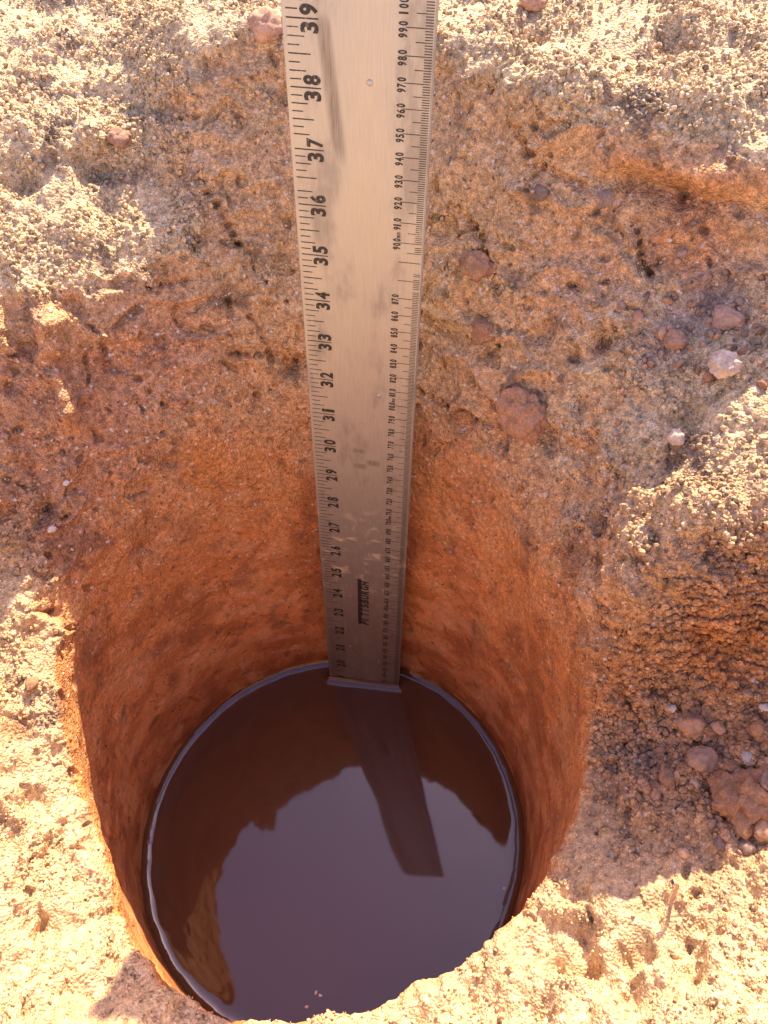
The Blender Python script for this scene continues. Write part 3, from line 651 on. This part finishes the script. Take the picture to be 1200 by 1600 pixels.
#STONES
S_ = [
 ('clod', (8.95, -3.55, 8.65), 1.12, 'rust', 'large rough orange-brown clod on the shaded gravel at the right edge', dict(rough=.24, lump=.3, flat=.7, sink=.2, longish=1.05)),
 ('clod', (9.35, -3.50, 9.05), .46, 'grey', 'dull clod leaning on the right side of the large rough clod', dict(rough=.2, lump=.25, flat=.8, sink=.1)),
 ('pebble', (8.39, -2.55, 8.30), .58, 'pink', 'smooth round pinkish pebble above and left of the large rough clod', dict(rough=.03, lump=.12, flat=.9, sink=.05, longish=1.0)),
 ('pebble', (8.36, -1.85, 8.55), .47, 'tan', 'egg-shaped tan pebble behind the smooth round pinkish one', dict(rough=.08, lump=.18, flat=.8, sink=.12, longish=1.2)),
 ('pebble', (8.03, -1.54, 8.7), .19, 'white', 'tiny whitish pebble just left of the egg-shaped tan pebble', dict(rough=.05, sink=.1)),
 ('pebble', (8.81, -2.02, 8.75), .24, 'tan', 'small upright orange pebble right of the egg-shaped tan pebble', dict(rough=.1, sink=.1, longish=1.3)),
 ('pebble', (8.42, -2.08, 8.54), .18, 'pink', 'tiny pebble between the egg-shaped and the smooth round pebble', dict(rough=.08, sink=.1)),
 ('pebble', (9.09, -2.80, 8.85), .24, 'white', 'small white-topped stone above the large rough clod', dict(rough=.1, sink=.05, flat=.9)),
 ('pebble', (8.65, -1.44, 9.1), .20, 'pink', 'small pale pink pebble highest on the shaded gravel slope', dict(rough=.05, sink=.1)),
 ('pebble', (9.57, -2.01, 9.4), .21, 'white', 'small whitish pebble near the right edge above the gravel', dict(rough=.05, sink=.1)),
 ('pebble', (9.41, -2.36, 9.1), .30, 'rust', 'orange-brown pebble at the right edge above the white-topped stone', dict(rough=.12, sink=.12)),
 ('pebble', (7.69, -2.77, 8.15), .29, 'tan', 'angular tan pebble below and left of the smooth round pinkish one', dict(rough=.15, sink=.1)),
 ('pebble', (7.77, -2.11, 8.1), .18, 'tan', 'small tan pebble on the bare soil left of the gravel', dict(rough=.1, sink=.1)),
 ('pebble', (8.12, -2.97, 8.25), .21, 'pink', 'little pebble directly below the smooth round pinkish one', dict(rough=.08, sink=.08)),
 ('pebble', (8.80, -2.84, 8.6), .27, 'rust', 'rusty pebble between the smooth round pebble and the white-topped stone', dict(rough=.14, sink=.12)),
 ('pebble', (8.92, -3.02, 8.7), .30, 'grey', 'grey pebble touching the top of the large rough clod', dict(rough=.08, sink=.12)),
 ('pebble', (8.83, -4.19, 8.9), .36, 'tan', 'rounded brown pebble under the large rough clod at the right edge', dict(rough=.06, sink=.1)),
 ('pebble', (8.50, -4.33, 8.65), .24, 'grey', 'grey pebble near the shadow edge below the large rough clod', dict(rough=.06, sink=.1)),
 ('pebble', (8.08, -4.25, 8.5), .22, 'grey', 'smaller grey pebble left of the one at the shadow edge', dict(rough=.06, sink=.1)),
 ('pebble', (7.39, -2.89, 8.0), .28, 'rust', 'flat reddish pebble nearest the lip of the hole on the right', dict(rough=.12, sink=.15, flat=.5)),
 ('clod', (9.02, 2.62, 14.35), .46, 'pale', 'round sunlit cream clod at the upper tip of the right bank', dict(rough=.2, lump=.15, flat=.9, sink=.0)),
 ('pebble', (9.25, 2.85, 14.45), .18, 'pale', 'small cream crumb just above the round sunlit clod', dict(rough=.15, sink=.0)),
 ('pebble', (8.17, 1.95, 13.65), .29, 'pale', 'lone cream crumb in a dark hollow left of the right bank', dict(rough=.15, sink=.0)),
 ('pebble', (8.42, 3.43, 14.3), .36, 'tan', 'tan flattened pebble in the dark gravel left of the cream clod', dict(rough=.08, sink=.12, longish=1.35)),
 ('pebble', (9.50, 3.54, 14.7), .42, 'pink', 'pinkish white stone in the dark gravel above the cream clod', dict(rough=.14, sink=.15, longish=1.3, flat=.6)),
 ('stone', (6.25, 6.32, 16.15), .30, 'grey', 'dark oval stone pressed into the upper wall, leftmost of two', dict(rough=.1, sink=.17, longish=1.2, flat=.4)),
 ('stone', (7.37, 5.60, 16.25), .32, 'grey', 'dark oval stone pressed into the upper wall, rightmost of two', dict(rough=.1, sink=.17, longish=1.2, flat=.4)),
 ('stone', (4.92, 6.42, 14.65), .52, 'rust', 'long brown stone bedded in the wall close to the ruler', dict(rough=.12, sink=.25, longish=1.4, flat=.6)),
 ('stone', (5.01, 5.71, 13.4), .50, 'rust', 'rounded brown stone in the wall below the long one', dict(rough=.1, sink=.26, flat=.6)),
 ('clod', (5.69, 4.07, 12.15), 1.0, 'rust', 'broad flat clod bulging from the wall right of the ruler', dict(rough=.16, sink=.16, flat=.42, lump=.3)),
 ('clod', (-2.83, 9.53, 17.0), .42, 'tan', 'brown clod poking out of the pale crust at upper left', dict(rough=.16, sink=.1)),
 ('clod', (.85, 10.7, 18.4), .6, 'tan', 'brown cracked clod at the top edge just left of the ruler', dict(rough=.2, sink=.15, flat=.6)),
 ('clod', (6.66, 10.2, 18.6), .45, 'tan', 'brown clod at the top edge right of the ruler', dict(rough=.16, sink=.12)),
 ('pebble', (-5.72, .45, 8.75), .26, 'rust', 'reddish pebble set in the sunlit left bank', dict(rough=.06, sink=.15, longish=1.4)),
 ('pebble', (-5.34, 3.31, 10.8), .14, 'white', 'tiny white pebble in a hollow of the left wall, leftmost of a pair', dict(rough=.05, sink=.0)),
 ('pebble', (-5.20, 3.39, 10.8), .14, 'white', 'tiny white pebble in a hollow of the left wall, rightmost of a pair', dict(rough=.05, sink=.0)),
 ('pebble', (-4.87, 4.28, 11.0), .13, 'white', 'tiny white pebble alone on the left wall above the pair', dict(rough=.05, sink=.0)),
]
for i, (nm, pos, dia, mk, lab, kw) in enumerate(S_):
    kw = dict(kw); kw.setdefault('flat', .75)
    place_stone(nm, pos, dia, mk, lab, nm, seed=i+3, sub=5 if dia > .9 else 4 if dia > .3 else 3, **kw)
# the small rounded ones strewn over the gravel
protos = [stone_mesh(60+i, .5, rough=.10, lump=.22, flat=.75, sub=2, longish=1.0+.08*i) for i in range(5)]
rs = np.random.RandomState(5)
for (cx_, cy_, cz_, sx_, sy_, cnt, lab, grp) in (
        (8.7, -2.9, 8.6, 1.0, 1.0, 150, 'small soil pebble strewn on the shaded gravel below the right bank', 'small pebbles below the right bank'),
        (8.9, 3.6, 14.5, .8, .7, 90, 'small soil pebble in the dark gravel patch above the sunlit right bank', 'small pebbles above the right bank')):
    for i in range(cnt):
        x_ = cx_+rs.normal()*sx_; y_ = cy_+rs.normal()*sy_
        m2 = (GF[:, 0]-x_)**2+(GF[:, 1]-y_)**2+.02*(GF[:, 2]-cz_)**2
        k = int(m2.argmin()); n_ = Vector(GN.reshape(-1, 3)[k])
        o = link(D.objects.new('pebble', protos[i % 5])); dia = .10+.13*rs.rand()**2
        if not protos[i % 5].materials: protos[i % 5].materials.append(SM['tan'])
        o.material_slots[0].link = 'OBJECT'; o.material_slots[0].material = SM[['tan', 'grey', 'grey', 'pink', 'rust', 'tan'][rs.randint(6)]]
        o.rotation_euler = tuple(rs.rand(3)*6.28); s_ = dia; o.scale = (s_, s_*(.8+.3*rs.rand()), s_*(.7+.3*rs.rand()))
        o.location = Vector(GF[k]*IN)+n_*dia*IN*.2
        tag(o, lab, 'pebble', grp)

# ------------------------------------------------------------------ loose soil crumbs (stuff): one point cloud instancing crumb meshes
crumbs = []
for i in range(6):
    c = D.objects.new('crumb_shape', stone_mesh(90+i, 1.0, rough=.22, lump=.35, flat=.8, sub=2, longish=1.1)); crumbs.append(c)
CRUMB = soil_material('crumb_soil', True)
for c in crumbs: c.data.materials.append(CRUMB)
px_, zz_ = px_to_cam(G)
vis = (zz_ > 0) & (px_[..., 0] > -90) & (px_[..., 0] < 1290) & (px_[..., 1] > -90) & (px_[..., 1] < 1700)
du = np.linalg.norm(np.roll(G, -1, 1)-G, axis=-1); dv = np.linalg.norm(np.gradient(G, axis=0), axis=-1)
srow = np.repeat(ROWS, NT).reshape(nr, NT)
patchy = sstep(-.35, .45, noise3(GF, .8, 500.).reshape(nr, NT))
wgt = du*dv*vis*(srow > 4.05)*(.04+GCR*(.1+1.0*patchy)+2.0*GTE*sstep(.2, .7, GTE))*(1-.2*(G[..., 1] < -1)*(GTE < .3))
wgt /= wgt.sum()
cdf = np.cumsum(wgt.ravel()); NCR = 60000
kk = np.searchsorted(cdf, np.random.RandomState(9).rand(NCR)*cdf[-1]); kk = np.clip(kk, 0, nr*NT-1)
rg = np.random.RandomState(10)
cn = GN.reshape(-1, 3)[kk]
size = (.013+.045*rg.rand(NCR)**3.5)*(1+.7*GTE.ravel()[kk])*np.where((GF[kk, 1] < -1) & (GTE.ravel()[kk] < .3), .7, 1.0)*np.where(GF[kk, 1] > 6, 1.15, 1.0)
pos = GF[kk]+rg.normal(size=(NCR, 3))*.012+cn*(size*.35)[:, None]
pm = D.meshes.new('soil_crumbs'); pm.vertices.add(NCR); pm.vertices.foreach_set('co', (pos*IN).astype(np.float32).ravel())
a = pm.attributes.new('size', 'FLOAT', 'POINT'); a.data.foreach_set('value', size.astype(np.float32))
a = pm.attributes.new('spin', 'FLOAT_VECTOR', 'POINT'); a.data.foreach_set('vector', (rg.rand(NCR, 3)*6.28).astype(np.float32).ravel())
a = pm.attributes.new('pick', 'INT', 'POINT'); a.data.foreach_set('value', rg.randint(0, 6, NCR).astype(np.int32))
tcol = np.clip(GC.reshape(-1, 3)[kk]*(.8+.45*rg.rand(NCR))[:, None], 0, .9)
a = pm.attributes.new('tint', 'FLOAT_COLOR', 'POINT'); a.data.foreach_set('color', np.concatenate([tcol, np.ones((NCR, 1))], 1).astype(np.float32).ravel())
pm.update()
pc = tag(link(D.objects.new('soil_crumbs', pm)), 'loose soil crumbs lying over the sunlit crust and gravel', None, None, 'stuff')
gt = D.node_groups.new('crumb_scatter', 'GeometryNodeTree')
gt.interface.new_socket('Geometry', in_out='INPUT', socket_type='NodeSocketGeometry')
gt.interface.new_socket('Geometry', in_out='OUTPUT', socket_type='NodeSocketGeometry')
g = gt.nodes; l = gt.links
gi = g.new('NodeGroupInput'); go = g.new('NodeGroupOutput')
jn = g.new('GeometryNodeGeometryToInstance')
for c in crumbs:
    oi = g.new('GeometryNodeObjectInfo'); oi.inputs['Object'].default_value = c; oi.inputs['As Instance'].default_value = True
    l.new(oi.outputs['Geometry'], jn.inputs[0])
def named(nm, dt):
    q = g.new('GeometryNodeInputNamedAttribute'); q.data_type = dt; q.inputs['Name'].default_value = nm; return q.outputs['Attribute']
jo = g.new('GeometryNodeJoinGeometry')
for i, c in enumerate(crumbs):
    oi = g.new('GeometryNodeObjectInfo'); oi.inputs['Object'].default_value = c
    ip = g.new('GeometryNodeInstanceOnPoints')
    l.new(gi.outputs[0], ip.inputs['Points']); l.new(oi.outputs['Geometry'], ip.inputs['Instance'])
    cp = g.new('FunctionNodeCompare'); cp.data_type = 'INT'; cp.operation = 'EQUAL'
    l.new(named('pick', 'INT'), cp.inputs['A']); cp.inputs['B'].default_value = i
    l.new(cp.outputs[0], ip.inputs['Selection'])
    er = g.new('FunctionNodeEulerToRotation'); l.new(named('spin', 'FLOAT_VECTOR'), er.inputs[0]); l.new(er.outputs[0], ip.inputs['Rotation'])
    l.new(named('size', 'FLOAT'), ip.inputs['Scale']); l.new(ip.outputs[0], jo.inputs[0])
g.remove(jn)
l.new(jo.outputs[0], go.inputs[0])
md = pc.modifiers.new('scatter', 'NODES'); md.node_group = gt

# ------------------------------------------------------------------ a dry sprout and a straw
def tube(name, pts, r, mat, label, cat):
    cu = D.curves.new(name, 'CURVE'); cu.dimensions = '3D'; cu.bevel_depth = IN; cu.bevel_resolution = 3
    sp = cu.splines.new('NURBS'); sp.points.add(len(pts)-1); sp.use_endpoint_u = True; sp.order_u = 3
    for i, (q, pt) in enumerate(zip(sp.points, pts)): q.co = (pt[0]*IN, pt[1]*IN, pt[2]*IN, 1); q.radius = r[i]
    o = D.objects.new(name, cu); C.objects.link(o)
    me = D.meshes.new_from_object(o.evaluated_get(bpy.context.evaluated_depsgraph_get())); D.objects.remove(o); D.curves.remove(cu)
    for f in me.polygons: f.use_smooth = True
    me.name = name
    return tag(link(D.objects.new(name, me), None, mat), label, cat)
m, nn, ll, bs = mat_new('dry_stalk'); bs.inputs['Base Color'].default_value = (.52, .34, .24, 1); bs.inputs['Roughness'].default_value = .7
STALK = m
b, bn, _ = surf(7.02, -4.95, 8.2)
tube('sprout', [b-bn*.1, b+np.array([.02, 0, .25]), b+np.array([.03, .04, .55]), b+np.array([-.02, .06, .68]), b+np.array([-.10, .07, .72])],
     [.035, .03, .03, .045, .05], STALK, 'thin dry sprout with a hooked tip standing at the shadow edge lower right', 'sprout')
# flecks floating on the water
m, nn, ll, bs = mat_new('pale_fleck'); bs.inputs['Base Color'].default_value = (.75, .62, .46, 1); bs.inputs['Roughness'].default_value = .6
fl = [((-.75, -4.65), 'pale fleck floating near the front edge of the water, leftmost of three'), ((-.5, -4.35), 'pale fleck floating near the front edge of the water, middle one of three'),
      ((-.38, -4.42), 'pale fleck floating near the front edge of the water, rightmost of three'), ((4.9, -2.2), 'lone pale fleck floating by the right wall of the hole')]
for i, ((x_, y_), lab) in enumerate(fl):
    o = link(D.objects.new('fleck', stone_mesh(200+i, .035, rough=.2, lump=.35, flat=.3, sub=2, longish=1.4)), None, m)
    o.location = (x_*IN, y_*IN, .008*IN); o.rotation_euler = (0, 0, i*1.3); tag(o, lab, 'fleck', 'flecks floating on the water')
b, bn, _ = surf(-4.05, -3.9, 6.6)
tube('straw', [b-bn*.08, b+np.array([.03, .03, .15]), b+np.array([.01, .08, .34])], [.03, .028, .012], STALK,
     'short pale straw sticking up from the front left lip of the hole', 'straw')
#END
